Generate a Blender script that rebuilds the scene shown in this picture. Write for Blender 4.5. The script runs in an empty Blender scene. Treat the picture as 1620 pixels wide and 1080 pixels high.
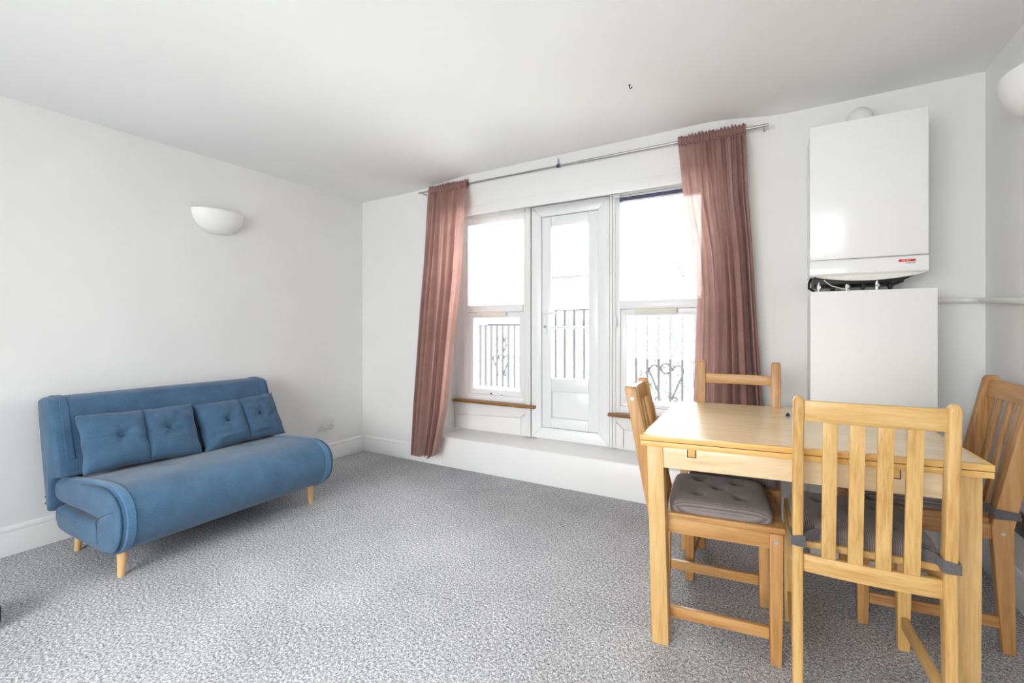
import bpy, bmesh, math, random
from mathutils import Vector, Matrix
random.seed(7)
R = math.radians
S = bpy.context.scene
C = S.collection

# ------------------------------------------------------------------ camera, sky, exposure
cam_data = bpy.data.cameras.new('camera')
cam = bpy.data.objects.new('camera', cam_data)
C.objects.link(cam)
cam.location = (0, 0, 1.163)
cam.rotation_euler = (R(90), 0, R(30.1))
cam_data.sensor_width = 36
cam_data.lens = 36 * 725 / 1620
cam_data.shift_y = -18 / 1620
cam_data.clip_start = 0.02
S.camera = cam

world = bpy.data.worlds.new('overcast_sky')
S.world = world
world.use_nodes = True
wb = world.node_tree.nodes['Background']
wb.inputs[0].default_value = (1.0, 0.997, 0.99, 1)
# standard overcast sky: brightest overhead, a third of that at the horizon
SKY_HORIZON = 9.5
wn = world.node_tree
w_tc = wn.nodes.new('ShaderNodeTexCoord')
w_sep = wn.nodes.new('ShaderNodeSeparateXYZ')
w_max = wn.nodes.new('ShaderNodeMath')
w_max.operation = 'MAXIMUM'
w_max.inputs[1].default_value = 0.0
w_mad = wn.nodes.new('ShaderNodeMath')
w_mad.operation = 'MULTIPLY_ADD'
w_mad.inputs[1].default_value = 2 * SKY_HORIZON
w_mad.inputs[2].default_value = SKY_HORIZON
wn.links.new(w_tc.outputs['Generated'], w_sep.inputs[0])
wn.links.new(w_sep.outputs['Z'], w_max.inputs[0])
wn.links.new(w_max.outputs[0], w_mad.inputs[0])
wn.links.new(w_mad.outputs[0], wb.inputs[1])

S.view_settings.view_transform = 'Standard'
S.view_settings.look = 'None'
S.view_settings.gamma = 1
S.view_settings.use_curve_mapping = False
S.view_settings.exposure = 0.28


def portal(name, loc, rot, sx, sy):
    l = bpy.data.lights.new(name, 'AREA')
    l.shape = 'RECTANGLE'
    l.size, l.size_y = sx, sy
    l.cycles.is_portal = True
    o = bpy.data.objects.new(name, l)
    C.objects.link(o)
    o.location, o.rotation_euler = loc, rot


portal('window_daylight_portal', (-1.43, 3.47, 1.3), (R(-90), 0, 0), 2.2, 1.95)
portal('added_window_daylight_portal', (-1.2, -2.08, 1.35), (R(90), 0, 0), 2.6, 1.6)  # serves the window added behind the viewpoint for fill light


# ------------------------------------------------------------------ helpers
def lin(c):
    c /= 255
    return c / 12.92 if c <= 0.04045 else ((c + 0.055) / 1.055) ** 2.4


def col(r, g, b):
    return (lin(r), lin(g), lin(b), 1)


def box(bm, x0, x1, y0, y1, z0, z1):
    v = [bm.verts.new(p) for p in ((x0, y0, z0), (x1, y0, z0), (x1, y1, z0), (x0, y1, z0),
                                   (x0, y0, z1), (x1, y0, z1), (x1, y1, z1), (x0, y1, z1))]
    for f in ((0, 3, 2, 1), (4, 5, 6, 7), (0, 1, 5, 4), (1, 2, 6, 5), (2, 3, 7, 6), (3, 0, 4, 7)):
        bm.faces.new([v[i] for i in f])
    return bm


def BOX(*a):
    return box(bmesh.new(), *a)


def loft(bm, rings, cap=True, closed=False):
    vs = [[bm.verts.new(p) for p in r] for r in rings]
    n = len(rings[0])
    for a, b in zip(vs, vs[1:] + ([vs[0]] if closed else [])):
        for i in range(n):
            bm.faces.new((a[i], a[(i + 1) % n], b[(i + 1) % n], b[i]))
    if cap and not closed:
        bm.faces.new(list(reversed(vs[0])))
        bm.faces.new(vs[-1])
    return bm


def prism(bm, pts, axis, a, b):
    """extrude a 2D polygon; axis 'y' -> pts are (x,z); 'x' -> (y,z); 'z' -> (x,y)"""
    def mk(p, t):
        return {'y': (p[0], t, p[1]), 'x': (t, p[0], p[1]), 'z': (p[0], p[1], t)}[axis]
    return loft(bm, [[mk(p, a) for p in pts], [mk(p, b) for p in pts]])


def tube(bm, pts, r, n=8, cap=True):
    pts = [Vector(p) for p in pts]
    rs = r if isinstance(r, (list, tuple)) else [r] * len(pts)
    t0 = (pts[1] - pts[0]).normalized()
    up = Vector((0, 0, 1)) if abs(t0.z) < .9 else Vector((1, 0, 0))
    u = t0.cross(up).normalized()
    rings = []
    for i, p in enumerate(pts):
        t = (pts[min(i + 1, len(pts) - 1)] - pts[max(i - 1, 0)]).normalized()
        u = (u - t * u.dot(t)).normalized()
        w = t.cross(u)
        rings.append([p + (u * math.cos(k * 2 * math.pi / n) + w * math.sin(k * 2 * math.pi / n)) * rs[i] for k in range(n)])
    return loft(bm, rings, cap)


def TUBE(*a, **k):
    return tube(bmesh.new(), *a, **k)


def revolve(bm, prof, n=20, o=(0, 0, 0), axis='z'):
    rings = []
    for r, h in prof:
        ring = []
        for k in range(n):
            a = 2 * math.pi * k / n
            c_, s_ = r * math.cos(a), r * math.sin(a)
            p = {'z': (c_, s_, h), 'y': (c_, h, s_), 'x': (h, c_, s_)}[axis]
            ring.append((o[0] + p[0], o[1] + p[1], o[2] + p[2]))
        rings.append(ring)
    return loft(bm, rings)


def obj(name, bm, m, parent=None, bevel=0, seg=2, angle=35, sub=0, solid=0):
    bmesh.ops.recalc_face_normals(bm, faces=bm.faces)
    if bevel:
        e = [e for e in bm.edges if len(e.link_faces) == 2 and e.calc_face_angle(0) > R(30)]
        bmesh.ops.bevel(bm, geom=e, offset=bevel, segments=seg, profile=.5, affect='EDGES', clamp_overlap=True)
    me = bpy.data.meshes.new(name)
    bm.to_mesh(me)
    bm.free()
    me.shade_smooth()
    me.set_sharp_from_angle(angle=R(angle))
    o = bpy.data.objects.new(name, me)
    C.objects.link(o)
    me.materials.append(m)
    o.parent = parent
    if solid:
        s = o.modifiers.new('thickness', 'SOLIDIFY')
        s.thickness = solid
        s.offset = 0
    if sub:
        s = o.modifiers.new('smooth', 'SUBSURF')
        s.levels = s.render_levels = sub
    return o


def tag(o, label, cat, group=None, kind=None):
    o['label'] = label
    o['category'] = cat
    if group:
        o['group'] = group
    if kind:
        o['kind'] = kind
    return o


def thing(name, label, cat, loc=(0, 0, 0), rz=0, group=None, kind=None):
    o = bpy.data.objects.new(name, None)
    o.empty_display_size = .1
    C.objects.link(o)
    o.location = loc
    o.rotation_euler = (0, 0, R(rz))
    return tag(o, label, cat, group, kind)


def struct(name, bm, m, label, cat, **k):
    return tag(obj(name, bm, m, **k), label, cat, kind='structure')


# ------------------------------------------------------------------ materials
def mat(name):
    m = bpy.data.materials.new(name)
    m.use_nodes = True
    nt = m.node_tree
    return m, nt, nt.nodes['Principled BSDF']


def N(nt, t, **k):
    n = nt.nodes.new(t)
    for a, v in k.items():
        if a in n.inputs:
            n.inputs[a].default_value = v
        else:
            setattr(n, a, v)
    return n


def coords(nt, scale=(1, 1, 1), kind='Object', rot=(0, 0, 0)):
    tc = N(nt, 'ShaderNodeTexCoord')
    mp = N(nt, 'ShaderNodeMapping')
    mp.inputs['Scale'].default_value = scale
    mp.inputs['Rotation'].default_value = rot
    nt.links.new(tc.outputs[kind], mp.inputs['Vector'])
    return mp.outputs['Vector']


def ramp(nt, fac, stops):
    r = N(nt, 'ShaderNodeValToRGB')
    e = r.color_ramp.elements
    while len(e) < len(stops):
        e.new(.5)
    for i, (p, c) in enumerate(stops):
        e[i].position = p
        e[i].color = c
    nt.links.new(fac, r.inputs['Fac'])
    return r.outputs['Color']


def bump(nt, b, height, strength, dist):
    n = N(nt, 'ShaderNodeBump')
    n.inputs['Strength'].default_value = strength
    n.inputs['Distance'].default_value = dist
    nt.links.new(height, n.inputs['Height'])
    nt.links.new(n.outputs['Normal'], b.inputs['Normal'])


def plain(name, c, rough=.5, metal=0, spec=.5, noise=0.0, nscale=40, bmp=0.0):
    m, nt, b = mat(name)
    b.inputs['Base Color'].default_value = c
    b.inputs['Roughness'].default_value = rough
    b.inputs['Metallic'].default_value = metal
    b.inputs['Specular IOR Level'].default_value = spec
    v = coords(nt)
    n = N(nt, 'ShaderNodeTexNoise', Scale=nscale, Detail=4.0)
    nt.links.new(v, n.inputs['Vector'])
    d = max(noise, .01)
    lo = tuple(x * (1 - d) for x in c[:3]) + (1,)
    hi = tuple(min(1, x * (1 + d)) for x in c[:3]) + (1,)
    nt.links.new(ramp(nt, n.outputs['Fac'], ((.3, lo), (.7, hi))), b.inputs['Base Color'])
    if bmp:
        bump(nt, b, n.outputs['Fac'], bmp, .004)
    return m


def wood(name, axis, dark, mid, light, rough=.38, scale=1.0, rings=.5):
    m, nt, b = mat(name)
    sc = [38 * scale] * 3
    sc['xyz'.index(axis)] = 2.2 * scale
    v = coords(nt, sc)
    oi = N(nt, 'ShaderNodeObjectInfo')
    ad = N(nt, 'ShaderNodeVectorMath', operation='MULTIPLY_ADD')
    nt.links.new(oi.outputs['Random'], ad.inputs[0])
    ad.inputs[1].default_value = (31, 17, 53)
    nt.links.new(v, ad.inputs[2])
    n1 = N(nt, 'ShaderNodeTexNoise', Scale=.55, Detail=5.0, Roughness=.6, Distortion=.6)
    nt.links.new(ad.outputs[0], n1.inputs['Vector'])
    n2 = N(nt, 'ShaderNodeTexNoise', Scale=3.2, Detail=3.0, Roughness=.6)
    nt.links.new(ad.outputs[0], n2.inputs['Vector'])
    mx = N(nt, 'ShaderNodeMix')
    mx.inputs['Factor'].default_value = 1 - rings
    nt.links.new(n1.outputs['Fac'], mx.inputs['A'])
    nt.links.new(n2.outputs['Fac'], mx.inputs['B'])
    c = ramp(nt, mx.outputs['Result'], ((.30, dark), (.48, mid), (.68, light)))
    nt.links.new(c, b.inputs['Base Color'])
    b.inputs['Roughness'].default_value = rough
    bump(nt, b, n2.outputs['Fac'], .08, .002)
    return m


def fabric(name, lo, hi, wscale=900, trans=0.0, rough=.9, sheen=.2, see=0.0, stripe=None):
    m, nt, b = mat(name)
    v = coords(nt)
    n = N(nt, 'ShaderNodeTexNoise', Scale=wscale * .35, Detail=2.0)
    nt.links.new(v, n.inputs['Vector'])
    big = N(nt, 'ShaderNodeTexNoise', Scale=9.0, Detail=3.0)
    nt.links.new(v, big.inputs['Vector'])
    mx = N(nt, 'ShaderNodeMix')
    mx.inputs['Factor'].default_value = .35
    nt.links.new(n.outputs['Fac'], mx.inputs['A'])
    nt.links.new(big.outputs['Fac'], mx.inputs['B'])
    h = mx.outputs['Result']
    if stripe:
        w = N(nt, 'ShaderNodeTexWave', Scale=stripe, Distortion=.4, Detail=1.0)
        w.bands_direction = 'X'
        nt.links.new(v, w.inputs['Vector'])
        m2 = N(nt, 'ShaderNodeMix')
        m2.inputs['Factor'].default_value = .35
        nt.links.new(h, m2.inputs['A'])
        nt.links.new(w.outputs['Fac'], m2.inputs['B'])
        h = m2.outputs['Result']
    c = ramp(nt, h, ((.3, lo), (.7, hi)))
    nt.links.new(c, b.inputs['Base Color'])
    b.inputs['Roughness'].default_value = rough
    b.inputs['Specular IOR Level'].default_value = .15
    b.inputs['Sheen Weight'].default_value = sheen
    bump(nt, b, h, .25, .002)
    if trans or see:
        out = nt.nodes['Material Output']
        t = N(nt, 'ShaderNodeBsdfTranslucent')
        nt.links.new(c, t.inputs['Color'])
        ms = N(nt, 'ShaderNodeMixShader')
        ms.inputs[0].default_value = trans
        nt.links.new(b.outputs[0], ms.inputs[1])
        nt.links.new(t.outputs[0], ms.inputs[2])
        tr = N(nt, 'ShaderNodeBsdfTransparent')
        m3 = N(nt, 'ShaderNodeMixShader')
        m3.inputs[0].default_value = see
        nt.links.new(ms.outputs[0], m3.inputs[1])
        nt.links.new(tr.outputs[0], m3.inputs[2])
        nt.links.new(m3.outputs[0], out.inputs['Surface'])
    return m


def carpet():
    m, nt, b = mat('grey_loop_carpet')
    v = coords(nt, (1, 1, 1), rot=(0, 0, R(12)))
    v2 = coords(nt, (1.0, .5, 1), rot=(0, 0, R(8)))
    n1 = N(nt, 'ShaderNodeTexNoise', Scale=250.0, Detail=5.0, Roughness=.95)
    nt.links.new(v2, n1.inputs['Vector'])
    n2 = N(nt, 'ShaderNodeTexNoise', Scale=95.0, Detail=3.0, Roughness=.75)
    nt.links.new(v, n2.inputs['Vector'])
    n3 = N(nt, 'ShaderNodeTexNoise', Scale=2.2, Detail=4.0, Roughness=.6)
    nt.links.new(v, n3.inputs['Vector'])
    a = N(nt, 'ShaderNodeMix')
    a.inputs['Factor'].default_value = .32
    nt.links.new(n1.outputs['Fac'], a.inputs['A'])
    nt.links.new(n2.outputs['Fac'], a.inputs['B'])
    a2 = N(nt, 'ShaderNodeMix')
    a2.inputs['Factor'].default_value = .05
    nt.links.new(a.outputs['Result'], a2.inputs['A'])
    nt.links.new(n3.outputs['Fac'], a2.inputs['B'])
    c = ramp(nt, a2.outputs['Result'], ((.40, col(50, 50, 54)), (.49, col(152, 152, 156)), (.58, col(250, 250, 252))))
    nt.links.new(c, b.inputs['Base Color'])
    b.inputs['Roughness'].default_value = .95
    b.inputs['Specular IOR Level'].default_value = .1
    bump(nt, b, a.outputs['Result'], .45, .005)
    return m


def glass():
    m, nt, b = mat('window_glass')
    nt.nodes.remove(b)
    out = nt.nodes['Material Output']
    t = N(nt, 'ShaderNodeBsdfTransparent')
    t.inputs[0].default_value = (.97, .98, .98, 1)
    g = N(nt, 'ShaderNodeBsdfGlossy')
    g.inputs['Roughness'].default_value = .02
    f = N(nt, 'ShaderNodeFresnel')
    f.inputs[0].default_value = 1.45
    x = N(nt, 'ShaderNodeMixShader')
    nt.links.new(f.outputs[0], x.inputs[0])
    nt.links.new(t.outputs[0], x.inputs[1])
    nt.links.new(g.outputs[0], x.inputs[2])
    nt.links.new(x.outputs[0], out.inputs['Surface'])
    return m


M = {}
M['wall'] = plain('white_wall_paint', col(238, 238, 237), .7, spec=.2, noise=.012, nscale=3, bmp=.05)
M['ceil'] = plain('white_ceiling_paint', col(246, 246, 245), .8, spec=.15, noise=.012, nscale=2, bmp=.04)
M['gloss'] = plain('white_gloss_paint', col(240, 240, 240), .35, spec=.4, noise=.01, nscale=6)
M['upvc'] = plain('white_upvc', col(243, 244, 246), .28, spec=.45)
M['enamel'] = plain('white_enamel', col(242, 242, 242), .2, spec=.6)
M['melamine'] = plain('white_melamine', col(238, 238, 238), .45, spec=.4)
M['offwhite'] = plain('off_white_pipe_paint', col(232, 230, 225), .4)
M['plastic'] = plain('white_socket_plastic', col(226, 226, 222), .4)
M['cream'] = plain('cream_vent_plastic', col(228, 225, 208), .5)
M['glassshade'] = plain('white_ceramic_shade', col(244, 244, 243), .4, spec=.4)
M['black'] = plain('black_plastic', col(16, 16, 18), .5)
M['dark'] = plain('dark_metal_pipework', col(24, 23, 22), .45, metal=.3, noise=.3)
M['steel'] = plain('brushed_steel', col(178, 176, 172), .3, metal=1)
M['bronze'] = plain('antique_metal_plate', col(120, 112, 92), .35, metal=.9, noise=.25, nscale=60)
M['screw'] = plain('silver_screw', col(205, 205, 205), .35, metal=.7)
M['red'] = plain('red_badge', col(205, 52, 36), .4)
M['pale_red'] = plain('pale_badge_lettering', col(246, 170, 150), .5)
M['ink'] = plain('blue_black_ink', col(40, 44, 92), .5)
M['blind'] = plain('slate_blue_blind', col(74, 74, 100), .6)
M['sill'] = wood('varnished_sill_wood', 'x', col(92, 58, 26), col(140, 96, 48), col(170, 124, 72), .3)
M['iron'] = plain('painted_iron', col(16, 16, 24), .6)
M['bark'] = plain('bark', col(112, 104, 100), .9, noise=.3)
M['leaf'] = plain('leaf_green', col(78, 88, 56), .8, noise=.4, nscale=30)
M['leafd'] = plain('leaf_dark_green', col(44, 58, 34), .8, noise=.4, nscale=30)
M['render'] = plain('white_render', col(235, 235, 235), .9)
M['fascia'] = plain('slate_grey_fascia', col(96, 96, 118), .7)
M['concrete'] = plain('balcony_concrete', col(228, 228, 226), .9, noise=.04)
M['ground'] = plain('pale_ground', col(205, 205, 198), .95, noise=.1, nscale=1)
M['carpet'] = carpet()
M['glass'] = glass()
M['blue'] = fabric('blue_woven_upholstery', col(51, 79, 106), col(85, 118, 147), 1000)
M['blueseam'] = fabric('blue_upholstery_seam', col(38, 66, 96), col(60, 94, 126), 1000)
M['blueband'] = fabric('blue_upholstery_edging', col(58, 92, 126), col(94, 134, 168), 1000)
M['curtain'] = fabric('dusty_pink_curtain_cloth', col(158, 121, 113), col(195, 157, 148), 1400, trans=.36, sheen=.1, see=.04)
M['cushion'] = fabric('grey_brown_cord_cushion', col(98, 91, 90), col(140, 131, 129), 900, stripe=55)
M['strap'] = fabric('grey_cushion_tie', col(80, 78, 80), col(116, 112, 114), 900)
pine = (col(146, 98, 52), col(188, 140, 84), col(208, 164, 108))
honey = (col(178, 130, 70), col(208, 166, 102), col(224, 188, 130))
knotty = (col(120, 78, 40), col(180, 132, 80), col(204, 160, 108))
birch = (col(214, 180, 134), col(230, 204, 164), col(238, 216, 182))
for k, cs, rg in (('pine', pine, .6), ('honey', honey, .5), ('knotty', knotty, .75)):
    for ax in 'xyz':
        M[k + ax] = wood(k + '_wood_' + ax, ax, *cs, rings=rg)
for ax in 'xyz':
    M['birch' + ax] = wood('birch_wood_' + ax, ax, *birch, rough=.25, rings=.5, scale=.5)
    M['leg' + ax] = wood('beech_wood_' + ax, ax, col(190, 146, 88), col(212, 172, 112), col(224, 190, 136), .35, rings=.4)
M['edge'] = wood('table_edge_wood', 'x', col(206, 152, 78), col(226, 178, 102), col(236, 194, 124), .35)
M['sofaleg'] = wood('sofa_leg_wood', 'z', col(196, 150, 92), col(222, 182, 126), col(234, 200, 150), .4)

# ------------------------------------------------------------------ room shell
YB, XR = 3.122, 0.885           # window wall and right wall
YF = -2.0                       # wall behind the viewpoint
RX0, RX1, RZ1, YR = -2.56, -0.30, 2.21, 3.38   # window recess


def xl(y):
    return -3.487 + .0175 * (YB - y)


def zc(x, y):
    return 2.40 + .0083 * (x + 3.487) - .016 * (YB - y) * (XR - x) / 4.37


bm = bmesh.new()
loft(bm, [[(-3.6, YF - .1, -.1), (XR + .1, YF - .1, -.1), (XR + .1, YB + .1, -.1), (-3.6, YB + .1, -.1)],
          [(-3.6, YF - .1, 0), (XR + .1, YF - .1, 0), (XR + .1, YB + .1, 0), (-3.6, YB + .1, 0)]])
struct('floor', bm, M['carpet'], 'grey flecked loop pile carpet covering the whole floor', 'floor')

bm = bmesh.new()
nx, ny = 12, 12
low, top = {}, {}
for i in range(nx + 1):
    for j in range(ny + 1):
        y = YF + (YB - YF) * j / ny
        x = xl(y) + (XR - xl(y)) * i / nx
        low[i, j] = bm.verts.new((x, y, zc(x, y)))
        top[i, j] = bm.verts.new((x, y, 2.55))
for i in range(nx):
    for j in range(ny):
        bm.faces.new((low[i, j], low[i, j + 1], low[i + 1, j + 1], low[i + 1, j]))
        bm.faces.new((top[i, j], top[i + 1, j], top[i + 1, j + 1], top[i, j + 1]))
for j in range(ny):
    bm.faces.new((low[0, j], top[0, j], top[0, j + 1], low[0, j + 1]))
    bm.faces.new((low[nx, j], low[nx, j + 1], top[nx, j + 1], top[nx, j]))
for i in range(nx):
    bm.faces.new((low[i, 0], low[i + 1, 0], top[i + 1, 0], top[i, 0]))
    bm.faces.new((low[i, ny], top[i, ny], top[i + 1, ny], low[i + 1, ny]))
struct('ceiling', bm, M['ceil'], 'plain white painted ceiling', 'ceiling')

struct('wall_left', prism(bmesh.new(), [(xl(YF - .1), YF - .1), (xl(YB), YB), (xl(YB) - .15, YB), (xl(YF) - .15, YF - .1)], 'z', 0, 2.6),
       M['wall'], 'plain white wall behind the blue sofa bed', 'wall')
struct('wall_right', BOX(XR, XR + .15, YF - .1, YB, 0, 2.6), M['wall'], 'plain white wall behind the leaning chair', 'wall')

bm = bmesh.new()
box(bm, -3.64, RX0, YB, 3.52, 0, 2.6)
box(bm, RX1, XR + .15, YB, 3.52, 0, 2.6)
box(bm, RX0, RX0 + .0615, YB, 3.52, 0, .25)
prism(bm, [(YB, 2.6), (YB, 2.122), (3.146, 2.122), (3.146, 2.21), (3.52, 2.21), (3.52, 2.6)], 'x', RX0, RX1)
wall_back = struct('wall_back', bm, M['wall'], 'white wall with the curtained window recess and boiler', 'wall')

# lumpy plaster swelling where the ceiling meets the window wall
bm = bmesh.new()
rings = []
nb = 36
for i in range(nb + 1):
    x = -2.86 + (2.86 + .02) * i / nb
    t = min(1, (x + 2.86) / .75, (-.02 + .06 - x + .0) / .42)
    t = max(0.001, t)
    d = .118 * (t * t * (3 - 2 * t)) + .0012
    zt = zc(x, YB) + .004
    prof = [(YB + .002, zt), (YB - d, zt)]
    for k in range(1, 8):
        a = k / 7
        prof.append((YB - d * (1 - a) ** 1.5 - .0005, zt - .205 * a ** 1.1))
    prof.append((YB + .002, zt - .205))
    rings.append([(x, p[0], p[1]) for p in prof])
loft(bm, rings)
struct('trim_1', bm, M['wall'], 'uneven white plaster swelling above the curtain rail', 'trim', angle=60)

# low white step / plinth filling the foot of the recess
bm = bmesh.new()
prism(bm, [(3.098, 0), (3.098, .236), (3.104, .249), (3.118, .252), (3.52, .285), (3.52, 0)], 'x', RX0 + .062, RX1 + .08)
step = struct('trim_2', bm, M['gloss'], 'low white painted plinth under the balcony door and windows', 'plinth', bevel=.003)

# recess infill round the windows
WX = [(-2.46, -1.785), (-1.76, -1.095), (-1.07, -.40)]
bm = bmesh.new()
box(bm, RX0, -2.46, YR, 3.5, .27, RZ1)
box(bm, -.40, RX1, YR, 3.5, .27, RZ1)
box(bm, -1.785, -1.76, YR, 3.5, .27, RZ1)
box(bm, -1.095, -1.07, YR, 3.5, .27, RZ1)
box(bm, -2.46, -1.785, YR, 3.5, 2.15, RZ1)
box(bm, -1.76, -1.095, YR, 3.5, 2.175, RZ1)
box(bm, -1.07, -.40, YR, 3.5, 2.165, RZ1)
box(bm, -2.46, -1.785, YR, 3.5, .27, .545)
box(bm, -1.07, -.40, YR, 3.5, .27, .545)
infill = struct('trim_3', bm, M['gloss'], 'white boarded infill around the windows inside the recess', 'panelling')


def board(pts, y0=3.362, parent=infill):
    obj('board', prism(bmesh.new(), pts, 'y', y0, YR - .0005), M['gloss'], parent, bevel=.0025)


for sgn in (1, -1):
    def mx(x):
        return x if sgn == 1 else -2.86 - x
    board([(mx(-2.555), .515), (mx(-1.772), .515), (mx(-1.868), .428), (mx(-2.555), .404)])
    board([(mx(-1.766), .510), (mx(-1.766), .285), (mx(-1.866), .285), (mx(-1.866), .424)])
    board([(mx(-2.555), .398), (mx(-1.872), .420), (mx(-1.872), .285), (mx(-2.555), .285)], 3.371)
# boards across the lintel, just below the rail
obj('board', BOX(RX0 + .02, RX1 - .02, 3.114, YB - .0003, 2.113, 2.190), M['gloss'], wall_back, bevel=.003)
board([(-2.52, 2.145), (-1.83, 2.145), (-1.83, 2.185), (-2.52, 2.185)], 3.368)
board([(-1.05, 2.168), (-.34, 2.168), (-.34, 2.187), (-1.05, 2.187)], 3.368)
# architrave strips beside the door
for x0, x1 in ((-1.818, -1.764), (-1.092, -1.048)):
    for k in range(2):
        xa = x0 + (x1 - x0) * k / 2
        board([(xa + .001, .285), (xa + (x1 - x0) / 2 - .001, .285), (xa + (x1 - x0) / 2 - .001, 2.186), (xa + .001, 2.186)], 3.350 - .008 * (k if x0 < -1.5 else 1 - k))
board([(-1.80, 2.176), (-1.075, 2.176), (-1.075, 2.188), (-1.80, 2.188)], 3.335)

# wall behind the viewpoint, with a wide unseen window added to fill the room with light
bm = bmesh.new()
box(bm, -3.6, -2.5, YF - .15, YF, 0, 2.6)
box(bm, .1, XR + .15, YF - .15, YF, 0, 2.6)
box(bm, -2.5, .1, YF - .15, YF, 0, .55)
box(bm, -2.5, .1, YF - .15, YF, 2.15, 2.6)
struct('wall_front', bm, M['wall'], 'white wall with a wide added fill light window facing the balcony window', 'wall')


# skirting boards
def skirt(name, prof, path, label):
    """prof: (out, z) ; path: two ends (x,y) with normal n"""
    (a, b, n) = path
    bm = bmesh.new()
    loft(bm, [[(p[0] + n[0] * o, p[1] + n[1] * o, z) for o, z in prof] for p in (a, b)])
    return struct(name, bm, M['gloss'], label, 'skirting')


PROF = [(0, 0), (.018, 0), (.018, .112), (.014, .120), (.016, .126), (.013, .140), (.006, .148), (0, .150)]
skirt('baseboard_left', PROF, ((xl(YF), YF), (xl(YB), YB), (1, 0)), 'white moulded skirting board behind the blue sofa bed')
skirt('baseboard_back', PROF, ((-3.487, YB), (RX0 + .06, YB), (0, -1)), 'short white moulded skirting board below the left curtain')
skirt('baseboard_right', PROF, ((XR, YF), (XR, YB), (-1, 0)), 'white moulded skirting board behind the leaning chair')
skirt('baseboard_front', PROF, ((-3.4, YF), (XR, YF), (0, 1)), 'white skirting board under the added rear window')


# ------------------------------------------------------------------ windows and balcony door
def frame(bm, x0, x1, z0, z1, w, y0, y1, wb=None, wt=None):
    wb = wb or w
    wt = wt or w
    box(bm, x0, x0 + w, y0, y1, z0, z1)
    box(bm, x1 - w, x1, y0, y1, z0, z1)
    box(bm, x0 + w, x1 - w, y0, y1, z0, z0 + wb)
    box(bm, x0 + w, x1 - w, y0, y1, z1 - wt, z1)
    return bm


def mitre(x0, x1, z0, z1, w, y0, y1, parent, name, m, bev=.004):
    """four mitred bars as one framed part"""
    bm = bmesh.new()
    q = [((x0, z0), (x1, z0), (x1 - w, z0 + w), (x0 + w, z0 + w)), ((x1, z0), (x1, z1), (x1 - w, z1 - w), (x1 - w, z0 + w)),
         ((x1, z1), (x0, z1), (x0 + w, z1 - w), (x1 - w, z1 - w)), ((x0, z1), (x0, z0), (x0 + w, z0 + w), (x0 + w, z1 - w))]
    for p in q:
        prism(bm, p, 'y', y0, y1)
    return obj(name, bm, m, parent, bevel=bev)


def window(name, x0, x1, label, inner_left):
    """fixed light above an opening sash"""
    w = thing(name, label, 'window', ((x0 + x1) / 2, YR, .545), kind='structure')
    ox, oz = (x0 + x1) / 2, .545

    def loc(o):
        o.location = (-ox, -YR, -oz)
        return o
    ztop = 2.15 if x0 < -2 else 2.165
    bm = frame(bmesh.new(), x0 + .001, x1 - .001, oz + .001, ztop - .001, .052, 3.362, 3.455)
    loc(obj('window_frame', bm, M['upvc'], w, bevel=.004))
    loc(obj('transom', BOX(x0 + .053, x1 - .053, 3.350, 3.455, 1.318, 1.382), M['upvc'], w, bevel=.008))
    fp = loc(obj('glass_pane', BOX(x0 + .054, x1 - .054, 3.405, 3.415, 1.383, ztop - .054), M['glass'], w))
    s = loc(mitre(x0 + .054, x1 - .054, .599, 1.316, .046, 3.375, 3.435, w, 'opening_sash', M['upvc']))
    g = obj('glass_pane', BOX(x0 + .101, x1 - .101, 3.40, 3.41, .646, 1.269), M['glass'], s)
    xm = (x0 + x1) / 2 - .02
    v = loc(obj('trickle_vent', prism(bmesh.new(), [(3.335, 1.284), (3.349, 1.284), (3.349, 1.318), (3.338, 1.318)], 'x', xm - .145, xm + .145), M['cream'], w, bevel=.002))
    bm = BOX(xm - .02, xm + .05, 3.362, 3.374, .602, .622)
    tube(bm, [(xm + .02, 3.366, .612), (xm + .02, 3.340, .612), (xm + .10, 3.338, .607)], .007, 8)
    loc(obj('window_handle', bm, M['upvc'], w))
    loc(obj('lock_button', revolve(bmesh.new(), [(.006, 0), (.006, -.012)], 10, (xm - .012, 3.362, .612), 'y'), M['black'], w))
    return w


window('window_1', -2.46, -1.785, 'white casement window beside the left pink curtain', True)
window('window_2', -1.07, -.40, 'white casement window behind the dining chairs', False)

for x0, x1, lab in ((-2.54, -1.715, 'narrow varnished wooden sill beside the left pink curtain'),
                    (-1.094, -.31, 'narrow varnished wooden sill behind the dining chairs')):
    bm = prism(bmesh.new(), [(3.31, .519), (3.299, .527), (3.299, .538), (3.31, .546), (3.361, .546), (3.361, .519)], 'x', x0, x1)
    tag(obj('window_sill', bm, M['sill'], bevel=.003), lab, 'window sill', kind='structure')

# door
d = thing('door_1', 'white glazed balcony door with three panes and a lower panel', 'door', (-1.4275, YR, .28), kind='structure')
D0 = Vector((-1.4275, YR, .28))


def dl(o):
    o.location = -D0
    return o


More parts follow.
